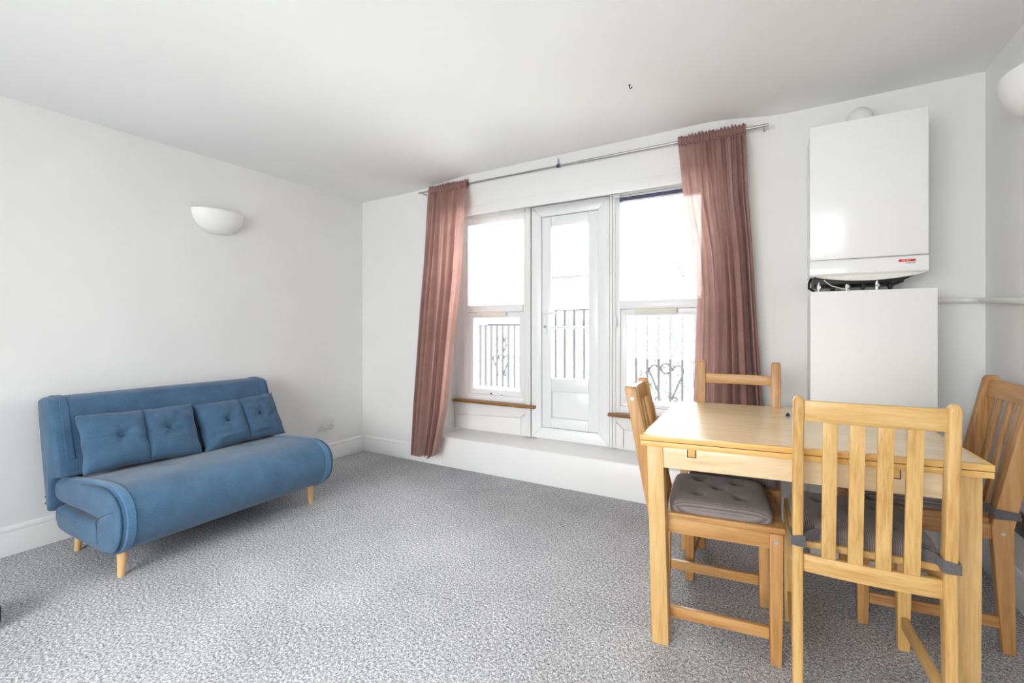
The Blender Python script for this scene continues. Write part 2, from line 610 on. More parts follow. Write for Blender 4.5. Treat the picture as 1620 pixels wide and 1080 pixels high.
dl(mitre(-1.758, -1.097, .283, 2.173, .088, 3.352, 3.45, d, 'door_frame', M['upvc'], .005))
leaf_x0, leaf_x1, lz0, lz1 = -1.668, -1.187, .374, 2.082
bm = frame(bmesh.new(), leaf_x0, leaf_x1, lz0, lz1, .082, 3.365, 3.435)
box(bm, leaf_x0 + .082, leaf_x1 - .082, 3.365, 3.435, .672, .772)
leaf = dl(obj('door_leaf', bm, M['upvc'], d, bevel=.006))
obj('lower_panel', BOX(leaf_x0 + .083, leaf_x1 - .083, 3.385, 3.415, lz0 + .083, .671), M['upvc'], leaf, bevel=.003)
for za, zb in ((.773, 1.172), (1.194, 1.578), (1.600, lz1 - .083)):
    obj('glass_pane', BOX(leaf_x0 + .083, leaf_x1 - .083, 3.395, 3.405, za, zb), M['glass'], leaf)
for z in (1.183, 1.589):
    obj('glazing_bar', BOX(leaf_x0 + .0825, leaf_x1 - .0825, 3.385, 3.415, z - .0105, z + .0105), M['upvc'], leaf, bevel=.003)
bm = BOX(leaf_x0 + .018, leaf_x0 + .048, 3.357, 3.3645, 1.13, 1.34)
tube(bm, [(leaf_x0 + .033, 3.357, 1.30), (leaf_x0 + .033, 3.315, 1.30), (leaf_x0 + .045, 3.310, 1.30), (leaf_x0 + .145, 3.312, 1.298)], .009, 10)
h = obj('door_handle', bm, M['upvc'], leaf)
bm = revolve(bmesh.new(), [(.010, 3.3565), (.010, 3.345)], 14, (leaf_x0 + .033, 0, 1.19), 'y')
obj('lock_cylinder', bm, M['steel'], leaf)

# unseen window added behind the viewpoint to brighten the room
w = thing('added_window_3', 'wide white framed window added for fill light in the wall facing the balcony', 'window', (-1.2, YF, .55), kind='structure')
bm = frame(bmesh.new(), -1.298, 1.298, .002, 1.598, .06, -.12, -.03)
box(bm, -.03, .03, -.12, -.03, .06, 1.54)
obj('window_frame', bm, M['upvc'], w, bevel=.004)
for a, b in ((-1.237, -.031), (.031, 1.237)):
    obj('glass_pane', BOX(a, b, -.08, -.07, .061, 1.537), M['glass'], w)

# ------------------------------------------------------------------ blind, rail, curtains
b = thing('roller_blind', 'rolled slate blue blind at the top of the window behind the dining chairs', 'blind', (-.735, 3.35, 2.13))
bm = revolve(bmesh.new(), [(.014, -.277), (.014, .277)], 14, (0, -.004, 0), 'x')
box(bm, -.277, .277, -.018, .009, -.016, -.010)
obj('blind_roll', bm, M['blind'], b)
obj('pull_cord', TUBE([(-.296, -.018, .03), (-.300, -.022, -.3), (-.303, -.022, -.87)], .0022, 6), M['upvc'], b)
obj('pull_cord', TUBE([(-.310, -.018, .03), (-.3115, -.022, -.3), (-.311, -.022, -.87)], .0018, 6), M['upvc'], b)
obj('cord_toggle', revolve(bmesh.new(), [(.003, -.866), (.009, -.885), (.011, -.925), (.006, -.945)], 10, (-.307, -.022, 0)), M['upvc'], b)
bm = BOX(-.318, -.278, -.026, .010, .016, .036)
obj('bracket', bm, M['upvc'], b)

ROD_Y, ROD_Z = 3.03, 2.348
rd = thing('curtain_rail', 'thin brushed steel curtain rail below the ceiling', 'curtain rail', (-1.37, ROD_Y, ROD_Z))
bm = revolve(bmesh.new(), [(.0065, -1.32), (.0065, .2)], 12, axis='x')
obj('rail_tube', bm, M['steel'], rd)
obj('rail_tube', revolve(bmesh.new(), [(.0085, .15), (.0085, 1.325)], 12, axis='x'), M['steel'], rd)
bm = TUBE([(0, 0, .008), (0, 0, .052), (.006, 0, .062)], .006, 8)
box(bm, -.012, .012, -.012, .012, .057, .0665)
br = obj('ceiling_bracket', bm, M['steel'], rd)
obj('bracket_clip', revolve(bmesh.new(), [(.0125, -.012), (.0125, .012)], 12, axis='x'), M['blind'], rd)
for x in (-1.30, 1.30):
    bm = TUBE([(x, 0, 0), (x, .04, 0), (x, .088, -.004)], .005, 8)
    revolve(bm, [(.016, .086), (.016, .0915)], 12, (x, 0, -.004), 'y')
    obj('wall_bracket', bm, M['steel'], rd)


def curtain(name, label, edges, zb, folds, seed, hem=None, warp=lambda u: u):
    """edges: list of (z, xleft, xright) from top to bottom"""
    rnd = random.Random(seed)
    root = thing(name, label, 'curtain', ((edges[0][1] + edges[0][2]) / 2, ROD_Y, 0))
    ox = root.location.x

    def ed(z):
        for (za, a, b_), (zb_, c, d_) in zip(edges, edges[1:]):
            if z >= zb_:
                t = (za - z) / (za - zb_)
                return a + (c - a) * t, b_ + (d_ - b_) * t
        return edges[-1][1:]
    ph = [rnd.uniform(-.6, .6) for _ in range(30)]
    am = [rnd.uniform(.35, 1.45) for _ in range(30)]
    nu, nv = 240, 60
    ztop = ROD_Z - .035
    bm = bmesh.new()
    g = []

    def sharp(t):
        q = math.sin(t)
        return math.copysign(abs(q) ** .7, q)
    for j in range(nv + 1):
        v = j / nv
        z = ztop + (zb - ztop) * v
        a, b_ = ed(z)
        row = []
        for i in range(nu + 1):
            u = i / nu
            gu = warp(u)
            k = gu * folds
            ki = int(k) % 30
            w_ = am[ki] * (1 - (k % 1)) + am[(ki + 1) % 30] * (k % 1)
            grow_ = min(1, .30 + v * 1.6)
            amp = .030 * grow_ * w_
            y = amp * sharp(2 * math.pi * folds * gu + ph[0] + 1.5 * math.sin(6.1 * gu + ph[1]) + .8 * math.sin(15 * gu + ph[7]) + .5 * v * math.sin(6 * gu + ph[2]))
            y += .006 * math.exp(-v * 7) * math.sin(2 * math.pi * folds * 2.6 * gu + ph[3])
            y += .006 * (1 - .5 * v) * math.sin(2 * math.pi * (folds * 2.1) * gu + ph[4] + 2 * v)
            dx = .008 * math.cos(2 * math.pi * folds * gu + ph[0]) * min(1, v * 3)
            edge = min(1, u * 14, (1 - u) * 14)
            zz = z + (.010 * math.sin(2 * math.pi * folds * gu + ph[6]) * v ** 6)
            if hem:
                zz += hem(u) * v ** 4
            row.append(bm.verts.new((a + (b_ - a) * u + dx * edge - ox, -.018 + (y - .012 * v) * (.35 + .65 * edge), zz)))
        g.append(row)
    for j in range(nv):
        for i in range(nu):
            bm.faces.new((g[j][i], g[j][i + 1], g[j + 1][i + 1], g[j + 1][i]))
    obj('drape', bm, M['curtain'], root, angle=180)
    # rod pocket with a gathered frill standing above the rail
    a, b_ = ed(ztop)
    a2, b2 = edges[0][1:]
    bm = bmesh.new()
    rings = []
    n = 140
    fr = folds * 2.6
    for i in range(n + 1):
        u = i / n
        r1 = .009 * math.sin(2 * math.pi * fr * u + ph[3]) + .003 * math.sin(2 * math.pi * fr * 1.7 * u + ph[7])
        r2 = .010 * math.sin(2 * math.pi * fr * u + ph[8]) + .004 * math.sin(2 * math.pi * fr * 2.3 * u)
        zt = ROD_Z + .034 + .007 * math.sin(2 * math.pi * fr * .9 * u + 1) + .003 * math.sin(40 * u)
        xt = a2 + (b2 - a2) * u - ox
        xb = a + (b_ - a) * u - ox
        xm_ = (xt + xb) / 2
        rings.append([(xb, -.016 + r1, ztop), (xm_, -.019 + r1 * .7, ROD_Z - .018), (xm_, -.021 + r1 * .5, ROD_Z), (xm_, -.015 + r1 * .6, ROD_Z + .015),
                      (xt, -.004 + r2, zt - .004), (xt, .004 + r2, zt),
                      (xm_, .015 + r1 * .5, ROD_Z + .015), (xm_, .019 + r1 * .4, ROD_Z), (xm_, .016 + r1 * .4, ROD_Z - .016), (xb, -.010 + r1, ztop)])
    loft(bm, rings, cap=False)
    obj('heading', bm, M['curtain'], root, angle=180)
    return root


curtain('curtain', 'dusty pink curtain hanging to the carpet nearest the sofa bed',
        [(2.385, -2.569, -2.166), (1.55, -2.631, -2.222), (.50, -2.717, -2.355), (.30, -2.727, -2.400), (.09, -2.739, -2.452)], .092, 6.0, 3,
        hem=lambda u: .05 * max(0, u - .72) / .28, warp=lambda u: 1 - (1 - u) ** 1.6)
curtain('curtain', 'dusty pink curtain hanging behind the ladder back dining chair',
        [(2.385, -.546, -.163), (1.95, -.506, -.148), (1.65, -.451, -.128), (1.35, -.428, -.113), (.70, -.451, -.071), (.12, -.47, -.03)], .12, 8.0, 11, warp=lambda u: u ** 1.7)

# ------------------------------------------------------------------ boiler corner
bo = thing('wall_boiler', 'white wall hung gas boiler with a red badge', 'boiler', (.3765, 2.97, 1.36))
hw = .2335
bm = BOX(-hw + .004, hw - .004, -.130, .150, .085, .848)
obj('casing', bm, M['enamel'], bo, bevel=.004)
bm = BOX(-hw, hw, -.150, -.1305, .160, .848)
obj('front_cover', bm, M['enamel'], bo, bevel=.005)
bm = bmesh.new()
prism(bm, [(-.150, .088), (-.150, .154), (-.131, .154), (-.131, .075), (-.142, .078)], 'x', -hw, hw)
pnl = obj('control_panel', bm, M['enamel'], bo, bevel=.003)
# bowed cream trim below the control panel
rings = []
for i in range(17):
    u = i / 16
    x = -hw + .03 + (2 * hw - .04) * u
    dz = .026 * math.sin(math.pi * u) ** .8
    rings.append([(x, -.140, .078), (x, -.128, .078), (x, -.124, .074 - dz), (x, -.136, .075 - dz)])
obj('lower_trim', loft(bmesh.new(), rings), M['offwhite'], bo)
bg = obj('badge', loft(bmesh.new(), [[(.1545 + (.026 * (1 if math.cos(a) > 0 else -1)) + .0062 * math.cos(a), y, .134 + .0062 * math.sin(a)) for a in [k * math.pi / 10 + .05 for k in range(20)]] for y in (-.1502, -.1516)]), M['red'], bo)
bm = bmesh.new()
xx = .135
for wdt in (.006, .003, .005, .004, .006, .003, .004):
    box(bm, xx, xx + wdt * .7, -.1521, -.1515, .1318, .1368)
    xx += wdt
obj('badge_lettering', bm, M['pale_red'], bg)
bm = bmesh.new()
xx = .150
for wdt in (.004, .003, .005, .003, .006, .003, .004, .003, .004):
    box(bm, xx, xx + wdt * .65, -.1507, -.1501, .1195, .1232)
    xx += wdt * (1 if wdt != .006 else 1.2)
obj('model_lettering', bm, M['ink'], bo)
# pipework hanging below
obj('burner_tray', BOX(-hw + .02, hw - .08, -.10, .13, .035, .084), M['black'], bo, bevel=.006)
for i, (x, y, r) in enumerate(((-.19, -.09, .011), (-.13, -.07, .009), (-.07, -.085, .011), (-.005, -.08, .008), (.05, -.09, .011), (.105, -.07, .009))):
    bm = TUBE([(x, y, .05), (x, y, .004)], r, 10)
    revolve(bm, [(r * 1.5, .018), (r * 1.5, .03)], 6, (x, y, 0))
    obj('pipe', bm, M['dark'] if i % 2 else M['steel'], bo)
obj('cable', TUBE([(-.225, -.11, .07), (-.235, -.125, .045), (-.236, -.12, .02), (-.21, -.10, .006)], .006, 8), M['dark'], bo)
obj('cable', TUBE([(-.17, -.115, .06), (-.14, -.12, .03), (-.09, -.118, .012), (-.06, -.112, .006)], .0025, 6), M['cream'], bo)
obj('bracket_arm', prism(bmesh.new(), [(.10, .082), (.215, .082), (.20, .072), (.15, .045), (.10, .03)], 'y', -.11, -.09), M['dark'], bo)

fl = thing('boiler_flue', 'white flue elbow rising from the top of the boiler', 'flue pipe', (.375, 2.985, 2.209))
bm = TUBE([(0, 0, 0), (0, 0, .03), (0, .01, .055), (0, .03, .075), (0, .062, .084), (0, .120, .084)], [.058, .057, .055, .054, .053, .053], 24)
obj('elbow', bm, M['glassshade'], fl, angle=60)
obj('collar', revolve(bmesh.new(), [(.070, 0), (.070, .012), (.060, .015)], 24), M['offwhite'], fl)
obj('wall_collar', revolve(bmesh.new(), [(.066, .122), (.066, .1365)], 24, (0, 0, .084), 'y'), M['offwhite'], fl)

cb = thing('boiler_cupboard', 'tall white cupboard boxing in the pipes below the boiler', 'cupboard', (.3935, 2.97, 0))
obj('carcass', BOX(-.246, .246, -.130, .150, 0, 1.358), M['melamine'], cb, bevel=.002)
obj('front_panel', BOX(-.2475, .2475, -.150, -.131, .03, 1.360), M['melamine'], cb, bevel=.0025)

pipe = []
for i in range(6):
    pipe.append((.648 + .15 * i / 5, 3.104, 1.315 - .004 * i / 5))
for k in range(1, 6):
    a = k * math.pi / 10
    pipe.append((.798 + .060 * math.sin(a), 3.104 - .060 * (1 - math.cos(a)), 1.311 - .003 * k / 5))
for k in range(1, 10):
    pipe.append((.858 + .010 * k / 9, 3.044 - .24 * k, 1.308 - .0155 * k))
pp = thing('wall_pipe', 'white painted pipe running round the corner beside the boiler cupboard', 'pipe', (.858, 2.6, 1.27))
bm = TUBE([(x - .858, y - 2.6, z - 1.27) for x, y, z in pipe], .0135, 12)
obj('pipe_run', bm, M['offwhite'], pp)
for i in (2, 14):
    x, y, z = pipe[i]
    if i < 6:
        bm = BOX(x - .87, x - .846, y - 2.6, 3.1215 - 2.6, z - 1.288, z - 1.252)
    else:
        bm = BOX(x - .858, .8845 - .858, y - 2.612, y - 2.588, z - 1.288, z - 1.252)
    obj('pipe_clip', bm, M['offwhite'], pp)


# ------------------------------------------------------------------ wall lights, sockets, ceiling hook
def wall_light(loc, rz, label, r=.172, h=.155):
    t = thing('wall_light', label, 'wall light', loc, rz, 'bowl wall lights')
    bm = bmesh.new()
    nseg, nr = 24, 10
    outer, inner = [], []
    for j in range(nr + 1):
        a = (math.pi / 2) * j / nr
        ro, zo = r * math.cos(a) ** .8, -h * math.sin(a)
        ri = max(ro - .006, .0008)
        zi = zo + .006 if j else zo
        outer.append([(ro * math.sin(math.pi * k / nseg) * .72 + .002, -ro * math.cos(math.pi * k / nseg), zo) for k in range(nseg + 1)])
        inner.append([(ri * math.sin(math.pi * k / nseg) * .72 + .002, -ri * math.cos(math.pi * k / nseg), zi) for k in range(nseg + 1)])
    vo = [[bm.verts.new(p) for p in row] for row in outer]
    vi = [[bm.verts.new(p) for p in row] for row in inner]
    for j in range(nr):
        for k in range(nseg):
            bm.faces.new((vo[j][k], vo[j][k + 1], vo[j + 1][k + 1], vo[j + 1][k]))
            bm.faces.new((vi[j][k], vi[j + 1][k], vi[j + 1][k + 1], vi[j][k + 1]))
    for k in range(nseg):
        bm.faces.new((vo[0][k], vi[0][k], vi[0][k + 1], vo[0][k + 1]))
    obj('shade', bm, M['glassshade'], t, angle=50)
    obj('back_plate', BOX(.0005, .012, -.06, .06, -.10, -.02), M['glassshade'], t, bevel=.003)
    bm = TUBE([(.012, 0, -.06), (.04, 0, -.06), (.045, 0, -.045)], .012, 10)
    obj('lamp_holder', bm, M['upvc'], t)
    return t


wall_light((xl(1.775) + .001, 1.775, 2.0), 1, 'white bowl wall light above the blue sofa bed')
wall_light((XR - .001, 2.52, 2.15), 180, 'white bowl wall light on the wall behind the leaning chair')


def socket(loc, rz, label, m, w=.15, h=.088):
    """double socket, front faces local +x"""
    t = thing('socket', label, 'socket', loc, rz)
    obj('face_plate', BOX(.0005, .011, -w / 2, w / 2, 0, h), m, t, bevel=.003)
    for s_ in (-1, 1):
        y = s_ * w * .25
        obj('switch', BOX(.0105, .0145, y - s_ * .022 - .006, y - s_ * .022 + .006, h * .62, h * .82), m, t, bevel=.001)
        bm = bmesh.new()
        for dy, dz, a, b_ in ((0, .012, .004, .0022), (-.011, -.010, .0022, .004), (.011, -.010, .0022, .004)):
            box(bm, .0102, .0114, y + s_ * .006 + dy - b_, y + s_ * .006 + dy + b_, h * .45 + dz - a, h * .45 + dz + a)
        obj('pin_holes', bm, M['black'], t)
    return t


socket((xl(2.695), 2.695, .280), 1, 'white double power socket on the wall past the sofa bed', M['plastic'], .165)
socket((XR, 2.715, .305), 180, 'antique metal double socket low on the wall beside the leaning chair', M['bronze'], .150, .098)

hk = thing('ceiling_hook', 'tiny dark hook in the bare white ceiling', 'hook', (-.657, 2.334, zc(-.657, 2.334) - .018))
obj('hook_stem', TUBE([(0, 0, .018), (0, 0, .004), (.006, 0, -.002), (.012, 0, .002), (.012, 0, .006)], .0028, 8), M['black'], hk)
obj('hook_plate', revolve(bmesh.new(), [(.006, .0155), (.006, .0178)], 12), M['black'], hk)


# ------------------------------------------------------------------ sofa bed
SO = Vector((-2.98, 1.447, 0))
sofa = thing('sofa_bed', 'blue fabric fold out sofa bed on tapered wooden legs', 'sofa', SO, 1.5)
Y0, Y1 = -.582, .578            # ends along the wall, local


def inset(poly, d):
    n = len(poly)
    area = sum(poly[i][0] * poly[(i + 1) % n][1] - poly[(i + 1) % n][0] * poly[i][1] for i in range(n))
    s_ = 1 if area > 0 else -1
    out = []
    for i in range(n):
        p0, p, p1 = Vector(poly[i - 1]), Vector(poly[i]), Vector(poly[(i + 1) % n])
        e = (p1 - p0)
        nn = Vector((-e.y, e.x)).normalized() * s_
        out.append((p.x + nn.x * d, p.y + nn.y * d))
    return out


def catmull(pts, k=4, closed=True):
    out = []
    n = len(pts)
    for i in range(n if closed else n - 1):
        p = [Vector(pts[(i + j) % n]) if closed else Vector(pts[max(0, min(n - 1, i + j))]) for j in (-1, 0, 1, 2)]
        for s_ in range(k):
            t = s_ / k
            out.append(.5 * (2 * p[1] + (p[2] - p[0]) * t + (2 * p[0] - 5 * p[1] + 4 * p[2] - p[3]) * t * t + (3 * p[1] - p[0] - 3 * p[2] + p[3]) * t ** 3))
    if not closed:
        out.append(Vector(pts[-1]))
    return [(q.x, q.y) for q in out]


def padded(name, poly, y0, y1, m, parent, zfun=None, nmid=24, soft=.035, depth=1.0):
    """sweep a profile along y with softly rounded ends"""
    ins = [(0, .030), (.004, .016), (.012, .006), (soft, 0)]
    st = [(y0 + soft * a / .035, b_) for a, b_ in ins]
    st += [(y0 + soft + (y1 - y0 - 2 * soft) * i / nmid, 0) for i in range(1, nmid)]
    st += [(y1 - soft * a / .035, b_) for a, b_ in reversed(ins)]
    rings = []
    for y, d_ in st:
        q = inset(poly, d_ * depth) if d_ else poly
        rings.append([(x, y, z + (zfun(x, y, z) if zfun else 0)) for x, z in q])
    return obj(name, loft(bmesh.new(), rings), m, parent, angle=50)


ox = SO.x
seat_ctrl = [(-3.235, .395), (-3.10, .405), (-2.90, .424), (-2.70, .432), (-2.60, .412), (-2.545, .368), (-2.525, .30), (-2.540, .225),
             (-2.585, .165), (-2.66, .135), (-2.80, .125), (-3.00, .124), (-3.19, .130), (-3.25, .160), (-3.265, .215), (-3.245, .250),
             (-3.15, .250), (-2.95, .246), (-2.80, .258), (-2.765, .267), (-2.80, .274), (-2.95, .278), (-3.15, .276), (-3.245, .285), (-3.275, .335)]
seat_poly = catmull([(x - ox, z) for x, z in seat_ctrl], 3)


def seat_z(x, y, z):
    if z < .36:
        return 0
    dz = 0
    for bx, by in ((-2.92 - ox, -.22), (-2.92 - ox, .25)):
        dd = ((x - bx) ** 2 + (y - by) ** 2)
        dz -= .012 * math.exp(-dd / .003)
    return dz + .003 * math.sin(9 * y + 4 * x) * math.cos(13 * x)


seat = padded('seat', seat_poly, Y0 + .006, Y1, M['blue'], sofa, seat_z, 60)
# edging band sewn around both ends of the seat
outer = catmull([(x - ox, z) for x, z in seat_ctrl[0:12]], 5, closed=False)
for ya, yb in ((Y0 + .030, Y0 + .068), (Y1 - .068, Y1 - .030)):
    rings = []
    oo = []
    for i, p in enumerate(outer):
        e = Vector(outer[min(i + 1, len(outer) - 1)]) - Vector(outer[max(i - 1, 0)])
        nn = Vector((-e.y, e.x)).normalized()
        oo.append((Vector(p), nn))
    for p, nn in oo:
        a, b_ = p - nn * .004, p + nn * .0055
        rings.append([(a.x, ya, a.y), (b_.x, ya + .004, b_.y), (b_.x, yb - .004, b_.y), (a.x, yb, a.y)])
    obj('edging', loft(bmesh.new(), rings), M['blueband'], seat, angle=60)
    # dark seam where band meets the gusset
    yy = Y0 + .012 if ya < 0 else Y1 - .012
    bm = tube(bmesh.new(), [(p.x - nn.x * .006, yy, p.y - nn.y * .006) for p, nn in oo[9:-8]], .0035, 6)
    obj('piping', bm, M['blueseam'], seat)
for pts in ([(-2.768, .267), (-2.73, .295), (-2.66, .325), (-2.59, .345)], [(-2.768, .264), (-2.758, .225), (-2.752, .168)]):
    obj('seam', TUBE([(x - ox, Y0 + .0055, z) for x, z in pts], .002, 6), M['blueseam'], seat)
for by in (-.22, .25):
    obj('tuft_button', revolve(bmesh.new(), [(.010, .400), (.010, .410), (.005, .4125)], 14, (-2.92 - ox, by, 0)), M['blue'], seat)

back_ctrl = [(-3.10, .30), (-3.135, .45), (-3.185, .62), (-3.245, .775), (-3.275, .805), (-3.33, .814), (-3.395, .805), (-3.425, .775), (-3.395, .62),
             (-3.345, .42), (-3.290, .24), (-3.275, .218), (-3.255, .23), (-3.282, .30), (-3.262, .34), (-3.2, .37), (-3.13, .36)]
back_ctrl = [(-3.125, .425), (-3.15, .50), (-3.19, .62), (-3.243, .765), (-3.268, .800), (-3.33, .812), (-3.395, .803), (-3.423, .770), (-3.395, .62),
             (-3.350, .42), (-3.306, .25), (-3.288, .220), (-3.268, .235), (-3.266, .30), (-3.258, .36), (-3.232, .402), (-3.18, .410)]
back_poly = catmull([(x - ox, z) for x, z in back_ctrl], 3)
back = padded('backrest', back_poly, Y0 - .012, Y1 + .008, M['blue'], sofa, None, 40, depth=.42)
front = catmull([(x - ox, z) for x, z in back_ctrl[1:8]], 5, closed=False)
for ya, yb in ((Y0 + .020, Y0 + .056), (Y1 - .056, Y1 - .020)):
    rings = []
    for i, p in enumerate(front):
        e = Vector(front[min(i + 1, len(front) - 1)]) - Vector(front[max(i - 1, 0)])
        nn = Vector((e.y, -e.x)).normalized()
        p = Vector(p)
        a, b_ = p - nn * .004, p + nn * .005
        rings.append([(a.x, ya, a.y), (b_.x, ya + .004, b_.y), (b_.x, yb - .004, b_.y), (a.x, yb, a.y)])
    obj('edging', loft(bmesh.new(), rings), M['blue'], back, angle=60)

for x, y, sx in ((-2.70, -.507, .012), (-2.703, .569 - .0, .012), (-3.215, -.497, -.012), (-3.215, .5, -.012)):
    lx = x - ox
    prof = [(.0125, 0), (.014, .004), (.024, .150)]
    bm = bmesh.new()
    rings = []
    for r, z in prof:
        rings.append([(lx - sx * z / .15 + r * math.cos(k * math.pi / 8), (y - (.012 if y < 0 else -.0) * z / .15 * -1) + r * math.sin(k * math.pi / 8) - (0.0 if y < 0 else .035), z) for k in range(16)])
    obj('leg', loft(bm, rings), M['sofaleg'], sofa)
tg = obj('brand_tag', BOX(-3.362 - ox, -3.312 - ox, Y0 + .000, Y0 + .003, .246, .288), M['black'], sofa, bevel=.001)
obj('tag_print', BOX(-3.357 - ox, -3.349 - ox, Y0 - .0008, Y0 + .0006, .255, .279), M['upvc'], tg)


def throw_pillow(name, label, loc, rz, w, h, lean, roll, seed):
    t = thing(name, label, 'cushion', loc, rz, 'cushions on the sofa bed')
    rnd = random.Random(seed)
    n1, n2 = 64, 40
    btn = ((-.20 * w, .53 * h), (.20 * w, .55 * h))

    wr = [(rnd.uniform(-1, 1), rnd.uniform(-1, 1), rnd.uniform(0, math.pi), rnd.uniform(.10, .22)) for _ in range(16)]

    def surf(u, v, side):
        # u,v in -1..1
        eu, ev = max(0, 1 - abs(u) ** 3.2), max(0, 1 - abs(v) ** 3.2)
        th = .078 * eu ** .5 * ev ** .5
        x = u * w / 2 * (1 - .045 * (1 - v * v) * abs(u) ** 3 + .008 * math.sin(9 * v + seed) * abs(u) ** 4)
        z = h / 2 + v * h / 2 * (1 - .07 * (1 - u * u) + .012 * math.sin(11 * u + seed) * abs(v) ** 4)
        if side > 0:
            for bx, bz in btn:
                d2 = (x - bx) ** 2 + (z - bz) ** 2
                th -= .026 * math.exp(-d2 / .0006) + .010 * math.exp(-d2 / .005)
                an = math.atan2(z - bz, x - bx)
                th += .004 * math.sin(5 * an + seed) * math.exp(-d2 / .006) * (1 - math.exp(-d2 / .0005))
            th -= .016 * math.exp(-x * x / .00012) * ev + .008 * math.exp(-x * x / .002) * ev
            for cu, cv, an, ln in wr:
                du, dv = (u - cu), (v - cv)
                p = du * math.cos(an) + dv * math.sin(an)
                q = -du * math.sin(an) + dv * math.cos(an)
                th += .0085 * math.exp(-p * p / (ln * 1.2) ** 2) * math.sin(q * 16) * math.exp(-q * q / .03) * (eu * ev) ** .5
        return x, th, z
    L = Matrix.Rotation(R(lean), 4, 'X') @ Matrix.Rotation(R(roll), 4, 'Y')
    bm = bmesh.new()
    rings = []
    gf, gb = [], []
    for j in range(n2 + 1):
        v = -1 + 2 * j / n2
        rf, rb = [], []
        for i in range(n1 + 1):
            u = -1 + 2 * i / n1
            edge = i in (0, n1) or j in (0, n2)
            x, th, z = surf(u, v, 1)
            p = bm.verts.new(L @ Vector((x, -th, z)))
            rf.append(p)
            if edge:
                rb.append(p)
            else:
                x, th, z = surf(u, v, -1)
                rb.append(bm.verts.new(L @ Vector((x, th * .8, z))))
        gf.append(rf)
        gb.append(rb)
    for j in range(n2):
        for i in range(n1):
            bm.faces.new((gf[j][i], gf[j][i + 1], gf[j + 1][i + 1], gf[j + 1][i]))
            bm.faces.new((gb[j][i], gb[j + 1][i], gb[j + 1][i + 1], gb[j][i + 1]))
    obj('cover', bm, M['blue'], t, angle=180)
    for bx, bz in btn:
        th = surf(bx / (w / 2), (bz / h - .5) * 2, 1)[1] + .004
        bm = revolve(bmesh.new(), [(.003, -th - .006), (.009, -th - .004), (.0115, -th), (.0115, -th + .012)], 14, (bx, 0, bz), 'y')
        bm.transform(L)
        obj('button', bm, M['blueseam'], t)
    pts = []
    for j in range(1, n2):
        v = -1 + 2 * j / n2
        x, th, z = surf(0, v, 1)
        pts.append(L @ Vector((0, -th - .0005, z)))
    obj('seam', TUBE(pts, .003, 6), M['blueseam'], t)
    return t


# local -y faces the room (+x world) after turning 90 degrees
throw_pillow('throw_cushion', 'plump blue buttoned cushion near the end with the black tag', (-3.050, 1.200, .415), 91.5, .565, .325, -25, 1.5, 2)
throw_pillow('throw_cushion', 'blue buttoned cushion near the end facing the curtain', (-3.070, 1.774, .411), 93, .555, .320, -27, -1.5, 5)


# ------------------------------------------------------------------ dining table
TO = Vector((-.443, 1.714, 0))
tb = thing('dining_table', 'square pale wood extending dining table with two stacked leaves', 'table', TO)
ux = Vector((math.cos(R(6.8)), math.sin(R(6.8)), 0))
uy = Vector((-math.sin(R(2.0)), math.cos(R(2.0)), 0))
TM = Matrix(((ux.x, uy.x, 0, 0), (ux.y, uy.y, 0, 0), (0, 0, 1, 0), (0, 0, 0, 1)))
LX, LY, TZ = .99, .915, .775


def tpart(name, bm, m, bevel=0, parent=tb):
    bmesh.ops.recalc_face_normals(bm, faces=bm.faces)
    if bevel:
        bmesh.ops.bevel(bm, geom=list(bm.edges), offset=bevel, segments=2, profile=.5, affect='EDGES')
    bm.transform(TM)
    return obj(name, bm, m, parent)


def board_z(x0, x1, y0, y1, z0, z1):
    return BOX(x0, x1, y0, y1, z0, z1)


e = .016
tt = tpart('table_top', board_z(e, LX - e, e, LY - e, TZ - .0195, TZ), M['birchx'])
for k, (a, b_, c, d_) in enumerate(((0, LX, 0, e), (0, LX, LY - e, LY), (0, e, e, LY - e), (LX - e, LX, e, LY - e))):
    tpart('edge_strip', board_z(a, b_, c, d_, TZ - .0195, TZ - .0002), M['edge'], .002, tt)
lf = tpart('extension_leaf', board_z(e, LX - e, e, LY - e, TZ - .040, TZ - .0212), M['birchx'])
for k, (a, b_, c, d_) in enumerate(((0.001, LX - .001, .001, e), (0.001, LX - .001, LY - e, LY - .001), (.001, e, e, LY - e), (LX - e, LX - .001, e, LY - e))):
    tpart('edge_strip', board_z(a, b_, c, d_, TZ - .040, TZ - .0215), M['edge'], .002, lf)
az0, az1 = .655, TZ - .0405
lw = .058
o1 = .020
tpart('apron', board_z(o1 + lw, LX - o1 - lw, .024, .046, az0, az1), M['birchx'], .0015)
tpart('apron', board_z(o1 + lw, LX - o1 - lw, LY - .046, LY - .024, az0, az1), M['birchx'], .0015)
tpart('apron', board_z(.024, .046, o1 + lw, LY - o1 - lw, az0, az1), M['birchy'], .0015)
tpart('apron', board_z(LX - .046, LX - .024, o1 + lw, LY - o1 - lw, az0, az1), M['birchy'], .0015)
for i, (x, y, ln) in enumerate(((o1, o1, .020), (LX - o1 - lw, o1, -.004), (o1, LY - o1 - lw, .01), (LX - o1 - lw, LY - o1 - lw, -.006))):
    bm = bmesh.new()
    rings = []
    for z, sh in ((0, ln), (az1, 0)):
        rings.append([(x + sh, y, z), (x + sh + lw, y, z), (x + sh + lw, y + lw, z), (x + sh, y + lw, z)])
    loft(bm, rings)
    tpart('leg', bm, M['legz'], .003)
for x in (.176, .764):
    bm = BOX(x - .0155, x + .0155, .0228, .0242, az1 - .033, az1 - .0005)
    f = tpart('runner_slot', bm, M['black'])
    tpart('runner_end', BOX(x - .0125, x + .0125, .0214, .0245, az1 - .030, az1 - .0006), M['edge'], .0006, f)

